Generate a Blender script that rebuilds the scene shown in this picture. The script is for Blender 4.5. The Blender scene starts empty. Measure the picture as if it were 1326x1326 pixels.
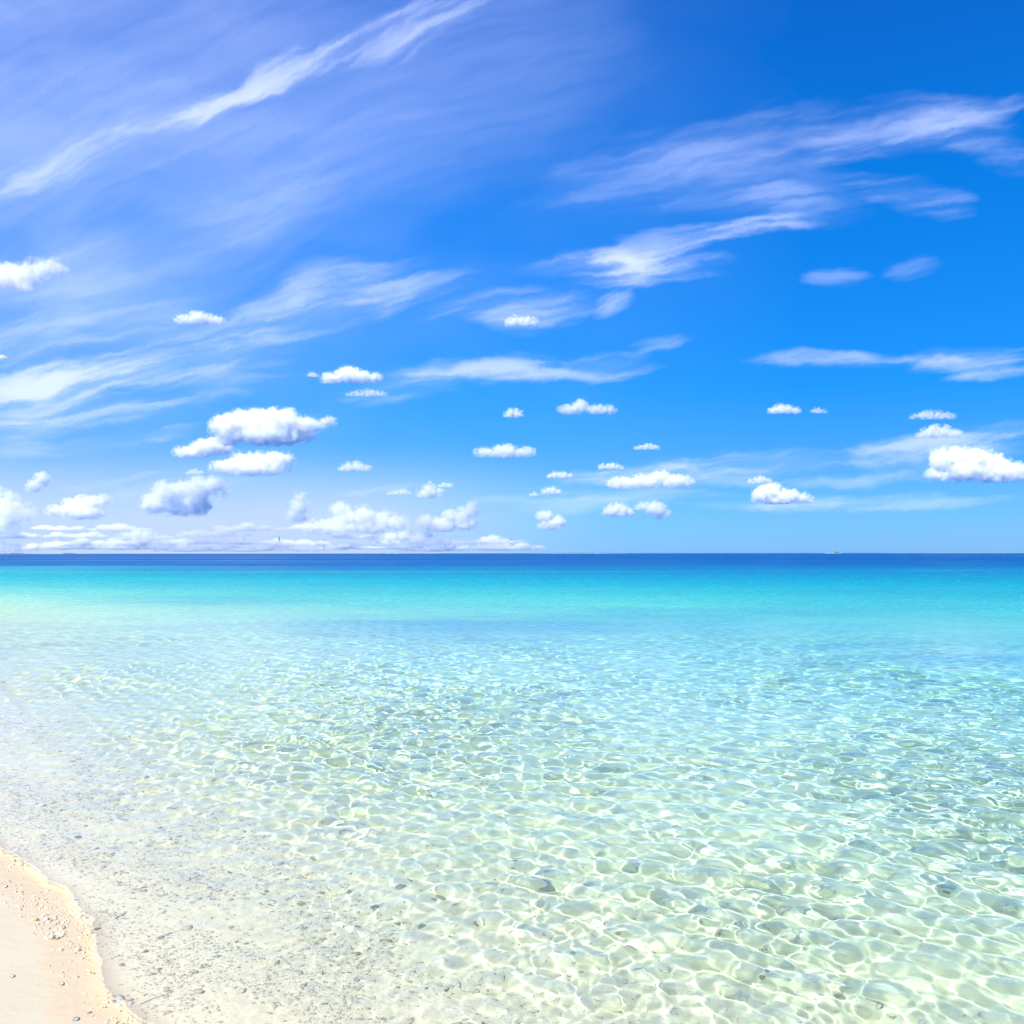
import bpy, bmesh, math, random
import numpy as np
from mathutils import Vector, noise, Euler

sc = bpy.context.scene
COL = sc.collection
R = math.radians

# ------------------------------------------------------------------ camera
H = 1.8                        # eye height above the water
FPX = 1274.0                   # focal length in photograph pixels (photo 1326 px wide)
CX, HY = 663.0, 716.5          # centre column, horizon row
cam = bpy.data.cameras.new('camera')
cam_o = bpy.data.objects.new('camera', cam); COL.objects.link(cam_o)
cam_o.location = (0, 0, H); cam_o.rotation_euler = (R(90), R(0.05), 0)
cam.sensor_width = 36; cam.lens = 36 * FPX / 1326; cam.shift_y = (HY - 663) / 1326
cam.clip_start = 0.05; cam.clip_end = 4e5
sc.camera = cam_o

# ------------------------------------------------------------------ exposure and sampling
sc.view_settings.view_transform = 'Standard'; sc.view_settings.look = 'None'
sc.view_settings.exposure = 0.33; sc.view_settings.gamma = 1
cy = sc.cycles
cy.caustics_refractive = True; cy.caustics_reflective = True
cy.max_bounces = 26; cy.diffuse_bounces = 3; cy.glossy_bounces = 4
cy.transmission_bounces = 6; cy.transparent_max_bounces = 16; cy.volume_bounces = 24
cy.blur_glossy = 0.0
cy.sample_clamp_indirect = 8.0

# ------------------------------------------------------------------ sun
SUN_EL, SUN_AZ = R(52), R(-145)          # azimuth clockwise from the view direction: high, behind the left shoulder
sun = bpy.data.lights.new('sun', 'SUN'); sun.energy = 5.0; sun.angle = R(0.5); sun.color = (1, .972, .925)
sun.cycles.is_caustics_light = True
sun_o = bpy.data.objects.new('sun', sun); COL.objects.link(sun_o)
sun_dir = Vector((math.sin(SUN_AZ) * math.cos(SUN_EL), math.cos(SUN_AZ) * math.cos(SUN_EL), math.sin(SUN_EL)))
sun_o.rotation_euler = sun_dir.to_track_quat('Z', 'Y').to_euler()


# ------------------------------------------------------------------ node helpers
class NT:
    """A few short-hands for building a node tree."""
    def __init__(s, tree): s.t = tree
    def n(s, kind, **kw):
        o = s.t.nodes.new(kind)
        for k, v in kw.items(): setattr(o, k, v)
        return o
    def put(s, v, sock):
        if v is None: return
        if isinstance(v, bpy.types.NodeSocket): s.t.links.new(v, sock)
        else:
            try: sock.default_value = v
            except (TypeError, ValueError): sock.default_value = tuple(v) + (1,)
    def math(s, op, a, b=None, c=None, clamp=False):
        o = s.n('ShaderNodeMath', operation=op, use_clamp=clamp)
        s.put(a, o.inputs[0]); s.put(b, o.inputs[1]); s.put(c, o.inputs[2]); return o.outputs[0]
    def vmath(s, op, a, b=None, out=0):
        o = s.n('ShaderNodeVectorMath', operation=op)
        s.put(a, o.inputs[0])
        if b is not None:
            if op == 'SCALE': s.put(b, o.inputs['Scale'])
            else: s.put(b, o.inputs[1])
        return o.outputs[out]
    def rng(s, v, a, b, c=0., d=1., kind='SMOOTHSTEP'):
        o = s.n('ShaderNodeMapRange', interpolation_type=kind)
        s.put(v, o.inputs[0]); s.put(a, o.inputs[1]); s.put(b, o.inputs[2]); s.put(c, o.inputs[3]); s.put(d, o.inputs[4])
        return o.outputs[0]
    def mix(s, f, a, b, kind='MIX'):
        o = s.n('ShaderNodeMix', data_type='RGBA', blend_type=kind)
        s.put(f, o.inputs[0]); s.put(a, o.inputs[6]); s.put(b, o.inputs[7]); return o.outputs[2]
    def noise(s, vec, scale, detail=3., rough=.55, dist=0., out=0):
        o = s.n('ShaderNodeTexNoise')
        s.put(vec, o.inputs['Vector']); s.put(scale, o.inputs['Scale']); s.put(detail, o.inputs['Detail'])
        s.put(rough, o.inputs['Roughness']); s.put(dist, o.inputs['Distortion']); return o.outputs[out]
    def mapping(s, vec, loc=(0, 0, 0), rot=(0, 0, 0), scale=(1, 1, 1), kind='POINT'):
        o = s.n('ShaderNodeMapping', vector_type=kind)
        s.put(vec, o.inputs[0]); s.put(loc, o.inputs[1]); s.put(rot, o.inputs[2]); s.put(scale, o.inputs[3]); return o.outputs[0]
    def ramp(s, fac, stops, interp='LINEAR'):
        o = s.n('ShaderNodeValToRGB'); r = o.color_ramp; r.interpolation = interp
        while len(r.elements) < len(stops): r.elements.new(.5)
        for e, (p, c) in zip(r.elements, stops):
            e.position = p; e.color = tuple(c) + ((1,) if len(c) == 3 else ())
        s.put(fac, o.inputs[0]); return o.outputs[0]
    def attr(s, name, out='Fac'):
        o = s.n('ShaderNodeAttribute'); o.attribute_name = name; return o.outputs[out]


def material(name):
    m = bpy.data.materials.new(name); m.use_nodes = True; m.node_tree.nodes.clear()
    g = NT(m.node_tree); return m, g, g.n('ShaderNodeOutputMaterial')


def srgb(r, g, b):
    f = lambda c: (c / 255 / 12.92) if c / 255 <= .04045 else ((c / 255 + .055) / 1.055) ** 2.4
    return (f(r), f(g), f(b))


def az_el(px, py):
    """Azimuth and elevation in the sky of a direction seen at a photograph pixel."""
    x, z = (px - CX) / FPX, (HY - py) / FPX
    return math.atan(x), math.atan(z / math.hypot(1, x))


# ------------------------------------------------------------------ sky
SKY = .10
world = bpy.data.worlds.new('World'); sc.world = world; world.use_nodes = True
world.cycles.sampling_method = 'MANUAL'; world.cycles.sample_map_resolution = 512
g = NT(world.node_tree); g.t.nodes.clear()
wout = g.n('ShaderNodeOutputWorld'); wbg = g.n('ShaderNodeBackground'); wbg.inputs[1].default_value = SKY
g.t.links.new(wbg.outputs[0], wout.inputs[0])
tex = g.n('ShaderNodeTexSky', sky_type='NISHITA', sun_disc=False, sun_elevation=SUN_EL, sun_rotation=SUN_AZ,
          altitude=0, air_density=1.0, dust_density=0.3, ozone_density=3.0)
DIR = g.vmath('NORMALIZE', g.n('ShaderNodeTexCoord').outputs['Generated'])
sep = g.n('ShaderNodeSeparateXYZ'); g.put(DIR, sep.inputs[0])
AZ = g.math('ARCTAN2', sep.outputs[0], sep.outputs[1])
EL = g.math('ARCSINE', sep.outputs[2])
# deep tropical blue: the Nishita sky, graded by elevation
el01 = g.math('DIVIDE', EL, R(90), clamp=True)
GRADE = [(0.0, (.17, .41, .95)), (.74 / 90, (.16, .385, .88)), (5.2 / 90, (.095, .335, .71)), (9.2 / 90, (.03, .36, .78)),
         (19.7 / 90, (.012, .43, .95)), (28.7 / 90, (.02, .41, 1.0)), (42 / 90, (.25, .45, .75)), (1.0, (.7, .5, .42))]
grade = g.ramp(el01, GRADE)
sky = g.mix(1., tex.outputs[0], grade, 'MULTIPLY')
gain = g.vmath('SCALE', sky, 1.54)
sky = g.vmath('SCALE', gain, g.rng(AZ, R(22), R(-12), 1., 1.22))

# pale humid air low over the western horizon
cmb = g.n('ShaderNodeCombineXYZ'); g.put(AZ, cmb.inputs[0]); g.put(EL, cmb.inputs[1])
soft = g.rng(g.noise(g.mapping(cmb.outputs[0], scale=(1, 2.5, 1)), 7., 3., .55), .25, .75)
bank = g.math('MULTIPLY', g.rng(AZ, R(8), R(-12)), g.rng(EL, R(6.5), R(1.5)))
bank = g.math('MULTIPLY', bank, g.math('MULTIPLY_ADD', soft, .14, .80))
BANK_COL = tuple(c / SKY / 1.257 for c in srgb(202, 222, 252))
sky = g.mix(bank, sky, BANK_COL)
g.put(sky, wbg.inputs[0])


# ------------------------------------------------------------------ lie of the land
NX, NY = .788, .615            # direction from the shore out into the lagoon


def smooth(a, b, x):
    t = np.clip((x - a) / (b - a), 0, 1); return t * t * (3 - 2 * t)


def lattice(ix, iy, seed):
    h = (ix.astype(np.int64) * 374761393 + iy.astype(np.int64) * 668265263 + seed * 1442695041) & 0x7fffffff
    h = ((h ^ (h >> 13)) * 1274126177) & 0x7fffffff
    h = h ^ (h >> 16)
    return (h & 0xffff) / 65535.0 * 6.2831853


def perlin(x, y, seed):
    ix, iy = np.floor(x), np.floor(y)
    fx, fy = x - ix, y - iy
    u, v = fx * fx * fx * (fx * (fx * 6 - 15) + 10), fy * fy * fy * (fy * (fy * 6 - 15) + 10)

    def corner(dx, dy):
        a = lattice(ix + dx, iy + dy, seed); return np.cos(a) * (fx - dx) + np.sin(a) * (fy - dy)
    a = corner(0, 0) * (1 - u) + corner(1, 0) * u
    b = corner(0, 1) * (1 - u) + corner(1, 1) * u
    return (a * (1 - v) + b * v) * 1.5


def fbm(x, y, seed, octaves=4, rough=.5):
    z, a = np.zeros_like(x), 1.
    for k in range(octaves):
        z += a * perlin(x * 2 ** k, y * 2 ** k, seed + k * 17); a *= rough
    return z


def shore(x, y):
    """Metres out from the edge of the water."""
    s = x * NX + y * NY
    u = -x * NY + y * NX
    return s - .85 + .05 * np.sin(u * 1.9 + .4) + .05 * fbm(u / .55, s * 0 + .5, 41, 4)


def bed_depth(x, y):
    t = shore(x, y)
    d = np.interp(t, [-40, -6, -1, 0, .50, 1.0, 3, 7, 20, 60, 200], [-1.5, -.40, -.06, 0., .040, .090, .25, .52, 1.36, 2.8, 3.4])
    d = d + 2.3 * smooth(29, 82, y + .04 * x) * smooth(-2, 12, t)
    edge = y + .06 * x + 34 * fbm(x / 46, y / 60, 47, 5, .6)
    return d + smooth(84, 230, edge) * smooth(-2, 30, t) * 5.2


rng = np.random.default_rng(11)
WAVES = []
for _i in range(96):
    lam = .032 * (.58 / .032) ** rng.random()
    WAVES.append((lam, math.atan2(NY, NX) + rng.normal(0, .85), .0064 * lam ** .95, rng.random() * 6.283))


def waves(x, y, lat, rad, d):
    """The rippled surface; the shortest ripples die out over deeper water and where the mesh gets too coarse for them."""
    z = np.zeros_like(x)
    gust = np.clip(.84 + .52 * fbm(x / 3.6, y / 5.0, 91, 4), .30, 1.08)
    for lam, th, a, ph in WAVES:
        k = 2 * math.pi / lam
        cell = np.hypot(math.cos(th) * lat, math.sin(th) * rad)
        w = (1 - smooth(lam / 8, lam / 3.6, cell)) / (1 + (np.maximum(d, 0) / (3.9 * lam)) ** 2)
        z += a * w * np.sin(k * (math.cos(th) * x + math.sin(th) * y) + ph)
    return z * gust


BED_WAVES = [(.25 * (2.2 / .25) ** rng.random(), rng.random() * 6.283, rng.random() * 6.283) for _ in range(26)]


def bed_relief(x, y, cell):
    z = np.zeros_like(x)
    for lam, th, ph in BED_WAVES:
        k = 2 * math.pi / lam
        z += .0028 * lam ** .8 * np.sin(k * (math.cos(th) * x + math.sin(th) * y) + ph) * (1 - smooth(lam / 7, lam / 3.5, cell))
    return z


def fan(fine, cols):
    """Vertices on rings round a point behind the camera: fine in front and near, coarse behind and far."""
    r = [.35]
    while r[-1] < 60000:
        q = r[-1]
        r.append(q * (1.16 if q < 5.2 else 1 + (fine - 1) * max(1, q / 13) if q < 170 else 1.03))
    r = np.array(r)
    front = np.linspace(-33, 33, cols); side = np.linspace(33, 327, 110)[1:-1]
    a = np.radians(np.concatenate([front, side]))
    RR, AA = np.meshgrid(r, a, indexing='ij')
    n, m = RR.shape
    i = np.arange(n * m).reshape(n, m); j = np.roll(i, -1, 1)
    quads = np.stack([i[:-1], j[:-1], j[1:], i[1:]], -1).reshape(-1, 4)
    lat, rad = RR * R(66 / cols), RR * (fine - 1) * np.clip(RR / 13, 1, 14)
    lat[:, len(front):] = RR[:, len(front):] * .047
    return (RR * np.sin(AA)).ravel(), (RR * np.cos(AA) - 3).ravel(), quads, lat.ravel(), rad.ravel()


def sheet(name, x, y, z, quads, attrs):
    keep = np.zeros(len(x), bool); keep[quads.ravel()] = True
    idx = np.cumsum(keep) - 1
    quads = idx[quads]
    me = bpy.data.meshes.new(name)
    n = int(keep.sum())
    me.vertices.add(n); me.vertices.foreach_set('co', np.stack([x[keep], y[keep], z[keep]], -1).astype('f').ravel())
    me.loops.add(quads.size); me.loops.foreach_set('vertex_index', quads.astype('i').ravel())
    me.polygons.add(len(quads)); me.polygons.foreach_set('loop_start', np.arange(0, quads.size, 4, dtype='i'))
    me.polygons.foreach_set('use_smooth', np.ones(len(quads), dtype=bool))
    me.update(calc_edges=True)
    for k, v in attrs.items():
        at = me.attributes.new(k, 'FLOAT', 'POINT'); at.data.foreach_set('value', v[keep].astype('f'))
    o = bpy.data.objects.new(name, me); COL.objects.link(o); o['kind'] = 'structure'
    return o


def lie(x, y, cell):
    d = bed_depth(x, y); t = shore(x, y)
    return d, d - bed_relief(x, y, cell) * smooth(.1, 1.6, t), t


gx, gy, gq, glat, grad = fan(1.0045, 620)
gd, gd_rel, gt = lie(gx, gy, np.maximum(glat, grad))
seabed = sheet('seabed', gx, gy, -gd_rel, gq, {'depth': gd, 'shore': gt})
gx, gy, gq, glat, grad = fan(1.0019, 1250)
gd, gd_rel, gt = lie(gx, gy, np.maximum(glat, grad))
wz = waves(gx, gy, glat, grad, gd) * (.10 + .90 * smooth(.0, .30, gd)) * smooth(-.005, .03, gd)
wet = (gd_rel[gq] > .033).all(axis=1)
sea = sheet('sea_water', gx, gy, wz, gq[wet], {'depth': np.maximum(gd, 0), 'rough': smooth(5, 36, np.hypot(gx, gy))})
sea.cycles.is_caustics_caster = True
seabed.cycles.is_caustics_receiver = True

# ---- water
m, g, out = material('sea_water')
dep = g.attr('depth'); far = g.attr('rough')
SIG = (.78, .108, .033)          # absorption per metre
comb = g.n('ShaderNodeCombineXYZ')
for i in range(3):
    g.put(g.math('POWER', math.exp(-SIG[i] * 1.25), dep), comb.inputs[i])
geo = g.n('ShaderNodeNewGeometry'); pos = geo.outputs['Position']
ripA = g.noise(g.mapping(pos, scale=(.55, 1.3, 1)), 1.6, 3., .6, out=1)
ripB = g.noise(g.mapping(pos, rot=(0, 0, .5), scale=(.6, 1.2, 1)), 7., 2., .6, out=1)
slick = g.rng(g.noise(g.mapping(pos, scale=(.004, .022, 1)), 1., 4., .6), .36, .60)
tilt = g.vmath('ADD', g.vmath('SCALE', g.vmath('SUBTRACT', ripA, (.5, .5, .5)), 1.3), g.vmath('SCALE', g.vmath('SUBTRACT', ripB, (.5, .5, .5)), 1.0))
tilt = g.vmath('MULTIPLY', tilt, (1, 1, 0))
tilt = g.vmath('SCALE', tilt, g.math('MULTIPLY', far, g.math('MULTIPLY_ADD', slick, .7, .45)))
nrm = g.vmath('NORMALIZE', g.vmath('ADD', geo.outputs['Normal'], tilt))
pr = g.n('ShaderNodeBsdfPrincipled')
g.put(comb.outputs[0], pr.inputs['Base Color']); pr.inputs['Transmission Weight'].default_value = 1
g.put(g.math('MULTIPLY', g.math('POWER', far, 1.5), g.math('MULTIPLY_ADD', slick, .30, .30)), pr.inputs['Roughness']); pr.inputs['IOR'].default_value = 1.333; pr.inputs['Specular IOR Level'].default_value = .22
g.put(nrm, pr.inputs['Normal'])
g.put(pr.outputs[0], out.inputs[0]); sea.data.materials.append(m)

# ---- sand and sea floor
m, g, out = material('sand')
dep = g.attr('depth'); t = g.attr('shore')
pos = g.n('ShaderNodeNewGeometry').outputs['Position']
n_big = g.noise(pos, .35, 4., .6); n_mid = g.noise(pos, 2.6, 4., .6); n_small = g.noise(pos, 22., 4., .65); n_grain = g.noise(pos, 420., 2., .6)
n_edge = g.noise(pos, 3.2, 4., .6)
tw = g.math('MULTIPLY_ADD', g.math('SUBTRACT', n_edge, .5), .22, t)
wetness = g.rng(tw, .15, .25)
base = g.mix(g.rng(n_mid, .3, .7), (.63, .545, .375), (.61, .525, .355))
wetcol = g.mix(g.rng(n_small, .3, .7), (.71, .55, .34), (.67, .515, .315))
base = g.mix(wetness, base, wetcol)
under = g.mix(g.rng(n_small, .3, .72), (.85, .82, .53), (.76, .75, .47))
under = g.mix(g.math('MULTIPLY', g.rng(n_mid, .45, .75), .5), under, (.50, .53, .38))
base = g.mix(g.rng(t, .39, .56), base, (.95, .86, .60))  # sea floor by the waterline painted lighter to offset the dimming under water
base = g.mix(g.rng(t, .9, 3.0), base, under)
# speckle of fine shell and coral grit in the shallows
grit_zone = g.math('MULTIPLY', g.rng(t, .3, .6), g.rng(t, 4.5, 1.2))
grit = g.math('MAXIMUM', g.rng(g.noise(pos, 60., 3., .7), .50, .64), g.rng(g.noise(g.mapping(pos, scale=(1, 1.7, 1)), 22., 3., .65), .54, .68))
base = g.mix(g.math('MULTIPLY', g.math('MULTIPLY', grit, grit_zone), .36), base, (.60, .56, .39))
deepsand = g.mix(g.rng(n_big, .35, .65), (.88, .85, .60), (.82, .80, .56))
base = g.mix(g.rng(t, 3., 9.), base, deepsand)
patch = g.noise(g.mapping(pos, scale=(.035, .09, 1)), 1., 4., .6)
spots = None
for cx_, cy_, rx_, ry_ in ((-1.5, 26, 8, 7), (6, 31, 7, 6), (14, 37, 8, 8), (22, 48, 11, 10), (9, 19, 4, 3), (-14, 40, 8, 5)):
    q = g.vmath('LENGTH', g.mapping(pos, (cx_, cy_, 0), (0, 0, 0), (rx_, ry_, 30), 'TEXTURE'), out=1)
    q = g.rng(q, 1.15, .2); spots = q if spots is None else g.math('MAXIMUM', spots, q)
patch = g.math('MULTIPLY', g.math('ADD', g.math('MULTIPLY', g.rng(patch, .44, .62), .45), g.math('MULTIPLY', spots, g.rng(g.noise(g.mapping(pos, scale=(.18, .5, 1)), 1., 4., .6), .34, .6))), g.math('MULTIPLY', g.rng(t, 6., 16.), g.rng(dep, 5., 3.2)), clamp=True)
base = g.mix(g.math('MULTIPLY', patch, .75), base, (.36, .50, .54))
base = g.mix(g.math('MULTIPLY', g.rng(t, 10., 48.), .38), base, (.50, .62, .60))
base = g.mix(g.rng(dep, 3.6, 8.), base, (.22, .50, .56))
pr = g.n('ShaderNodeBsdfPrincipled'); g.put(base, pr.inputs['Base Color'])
g.put(g.math('MULTIPLY_ADD', wetness, -.45, .95), pr.inputs['Roughness'])
bump = g.n('ShaderNodeBump'); bump.inputs['Distance'].default_value = .004; bump.inputs['Strength'].default_value = .5
hgt = g.math('ADD', g.math('MULTIPLY', n_grain, .25), g.math('ADD', g.math('MULTIPLY', n_small, .9), g.math('MULTIPLY', g.noise(g.mapping(pos, rot=(0, 0, .9), scale=(1, 2.6, 1)), 5., 3., .55), 2.2)))
g.put(hgt, bump.inputs['Height']); g.put(bump.outputs[0], pr.inputs['Normal'])
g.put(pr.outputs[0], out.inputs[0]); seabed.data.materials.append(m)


# ------------------------------------------------------------------ high ice cloud
CIRRUS = [
    # x0, y0, x1, y1, half width, strength, fibre field   (photograph pixels)
    (-60, 262, 180, 172, 26, .50, 'steep'), (120, 190, 360, 100, 24, .80, 'steep'), (290, 128, 480, 52, 24, .70, 'steep'),
    (420, 80, 640, -10, 34, .55, 'steep'),
    (-200, 150, 520, 0, 190, .20, 'steep'), (-100, 330, 640, 120, 180, .20, 'steep'), (330, 170, 860, 30, 150, .20, 'mid'),
    (180, 330, 480, 230, 60, .28, 'mid'), (-60, 400, 220, 330, 55, .32, 'mid'),
    (640, 262, 1160, 150, 52, .38, 'mid'), (1000, 190, 1300, 150, 40, .52, 'low'), (1120, 188, 1345, 122, 26, .62, 'mid'),
    (1180, 165, 1360, 200, 34, .42, 'low'), (930, 235, 1090, 270, 26, .38, 'low'), (1090, 235, 1260, 272, 24, .50, 'low'),
    (800, 200, 1150, 260, 60, .28, 'low'),
    (880, 310, 1075, 284, 15, .85, 'low'), (780, 322, 960, 300, 26, .40, 'low'), (700, 345, 960, 338, 26, .62, 'low'), (745, 340, 880, 346, 20, .98, 'low'),
    (630, 352, 800, 338, 14, .45, 'low'),
    (540, 412, 830, 382, 26, .55, 'mid'), (760, 402, 832, 376, 18, .62, 'steep'), (620, 425, 720, 408, 20, .34, 'low'),
    (260, 430, 560, 345, 46, .55, 'mid'), (330, 415, 640, 340, 26, .34, 'mid'),
    (430, 520, 640, 480, 26, .50, 'low'), (560, 496, 760, 468, 19, .80, 'low'), (700, 476, 880, 458, 19, .66, 'low'), (500, 492, 620, 505, 14, .55, 'low'),
    (820, 442, 910, 434, 12, .40, 'low'),
    (-80, 535, 250, 458, 38, .90, 'mid'), (-60, 512, 150, 470, 26, .70, 'mid'), (120, 490, 330, 450, 36, .66, 'mid'), (200, 470, 420, 430, 40, .36, 'mid'),
    (-80, 566, 240, 520, 24, .72, 'low'), (180, 530, 380, 492, 22, .36, 'low'), (-60, 590, 300, 562, 13, .40, 'low'), (170, 572, 270, 556, 9, .6, 'low'),
    (-60, 460, 160, 420, 40, .36, 'mid'), (60, 430, 300, 400, 40, .26, 'mid'),
    (960, 474, 1210, 465, 13, .68, 'low'), (1130, 468, 1360, 458, 18, .72, 'low'), (1220, 492, 1380, 482, 10, .66, 'low'),
    (700, 622, 960, 602, 18, .75, 'low'), (860, 612, 1130, 596, 20, .80, 'low'), (1020, 606, 1350, 568, 24, .80, 'low'), (1150, 570, 1380, 555, 14, .36, 'low'),
    (1000, 622, 1250, 612, 11, .40, 'low'), (640, 640, 1000, 640, 12, .34, 'low'), (820, 655, 1330, 642, 12, .46, 'low'), (560, 660, 900, 652, 14, .36, 'low'),
    (960, 655, 1150, 650, 16, .34, 'low'),
    (1040, 364, 1140, 354, 14, .30, 'low'), (1150, 354, 1230, 340, 15, .30, 'mid'),
    (420, 640, 560, 628, 5, .5, 'low'), (60, 625, 240, 608, 5, .3, 'low'), (60, 642, 330, 618, 9, .42, 'low'),
]


def cirrus_sheet():
    """One thin layer of ice cloud; its density is a vertex attribute, faces without cloud are left away."""
    n_a, n_e = 760, 400
    a = np.linspace(R(-34), R(34), n_a); e = np.linspace(R(.9), R(33), n_e)
    E_, A_ = np.meshgrid(e, a, indexing='ij')
    px = CX + FPX * np.tan(A_); py = HY - FPX * np.tan(E_) / np.cos(A_)
    wx = px + 22 * fbm(px / 190, py / 140, 5, 2) + 4 * fbm(px / 40, py / 34, 9, 4, .6)
    wy = py + 11 * fbm(px / 230, py / 150, 21, 2) + 2.6 * fbm(px / 44, py / 34, 33, 4, .6)

    def fib(angle, seed):
        c, s_ = math.cos(R(angle)), math.sin(R(angle))
        al, ac = wx * c - wy * s_, wx * s_ + wy * c
        return smooth(-.85, .85, fbm(al / 180, ac / 23, seed, 6, .57))
    fibs = {'low': fib(6, 101), 'mid': fib(14, 202), 'steep': fib(27, 303)}
    dens = np.zeros_like(px)
    for x0, y0, x1, y1, hw, st, fb in CIRRUS:
        if x0 > 600 and y1 < 280: st *= .74          # the thin fan in the east
        L = math.hypot(x1 - x0, y1 - y0); ux, uy = (x1 - x0) / L, (y1 - y0) / L
        mx, my = wx - (x0 + x1) / 2, wy - (y0 + y1) / 2
        al, ac = (mx * ux + my * uy) / (L * .56), (-mx * uy + my * ux) / (hw * 1.22)
        q = np.clip(1 - al * al - ac * ac, 0, 1)
        wide = smooth(20, 110, hw)
        f = fibs[fb] + (.55 - fibs[fb]) * .6 * wide
        d = smooth(.0, 1.5, 1.45 * q - (.62 - .30 * wide) * (1 - f)) * (.30 + .70 * f)
        dens = 1 - (1 - dens) * (1 - np.clip(st * .76 * d, 0, .97))
    veil = (.05 + .16 * smooth(620, -80, px)) * smooth(1120, 520, px) * (.55 + .45 * smooth(700, 300, py))
    dens = 1 - (1 - dens) * (1 - np.clip(veil * (1 + .55 * fbm(wx / 260, wy / 120, 77, 5)), 0, 1))
    dens *= smooth(R(.9), R(2.0), E_) * smooth(R(34), R(31), np.abs(A_)) * smooth(R(33), R(31), E_)
    rr = 8000 / (np.sin(E_) + .08)
    x, y, z = rr * np.cos(E_) * np.sin(A_), rr * np.cos(E_) * np.cos(A_), rr * np.sin(E_) + H
    i = np.arange(n_a * n_e).reshape(n_e, n_a)
    q = np.stack([i[:-1, :-1], i[:-1, 1:], i[1:, 1:], i[1:, :-1]], -1).reshape(-1, 4)
    d = np.clip(dens, 0, 1).ravel()
    q = q[(d[q] > .003).any(axis=1)]
    o = sheet('cirrus_clouds', x.ravel(), y.ravel(), z.ravel(), q, {'ice': d})
    m, g, out = material('ice_cloud')
    dif = g.n('ShaderNodeBsdfDiffuse'); trl = g.n('ShaderNodeBsdfTranslucent'); tr = g.n('ShaderNodeBsdfTransparent')
    for b in (dif, trl): b.inputs[0].default_value = (.90, .92, .99, 1)
    half = g.n('ShaderNodeMixShader'); half.inputs[0].default_value = .6
    g.put(dif.outputs[0], half.inputs[1]); g.put(trl.outputs[0], half.inputs[2])
    mx = g.n('ShaderNodeMixShader'); g.put(g.attr('ice'), mx.inputs[0])
    g.put(tr.outputs[0], mx.inputs[1]); g.put(half.outputs[0], mx.inputs[2]); g.put(mx.outputs[0], out.inputs[0])
    o.data.materials.append(m)
    o['kind'] = 'stuff'; o['label'] = 'thin white wisps and streaks of high cirrus across the blue sky'; o['category'] = 'cirrus'
    return o


cirrus_sheet()


# ------------------------------------------------------------------ cumulus clouds
def cumulus_distance(base_row):
    return min(max(700 * FPX / max(HY - base_row, 4.), 2400.), 26000.)


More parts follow.
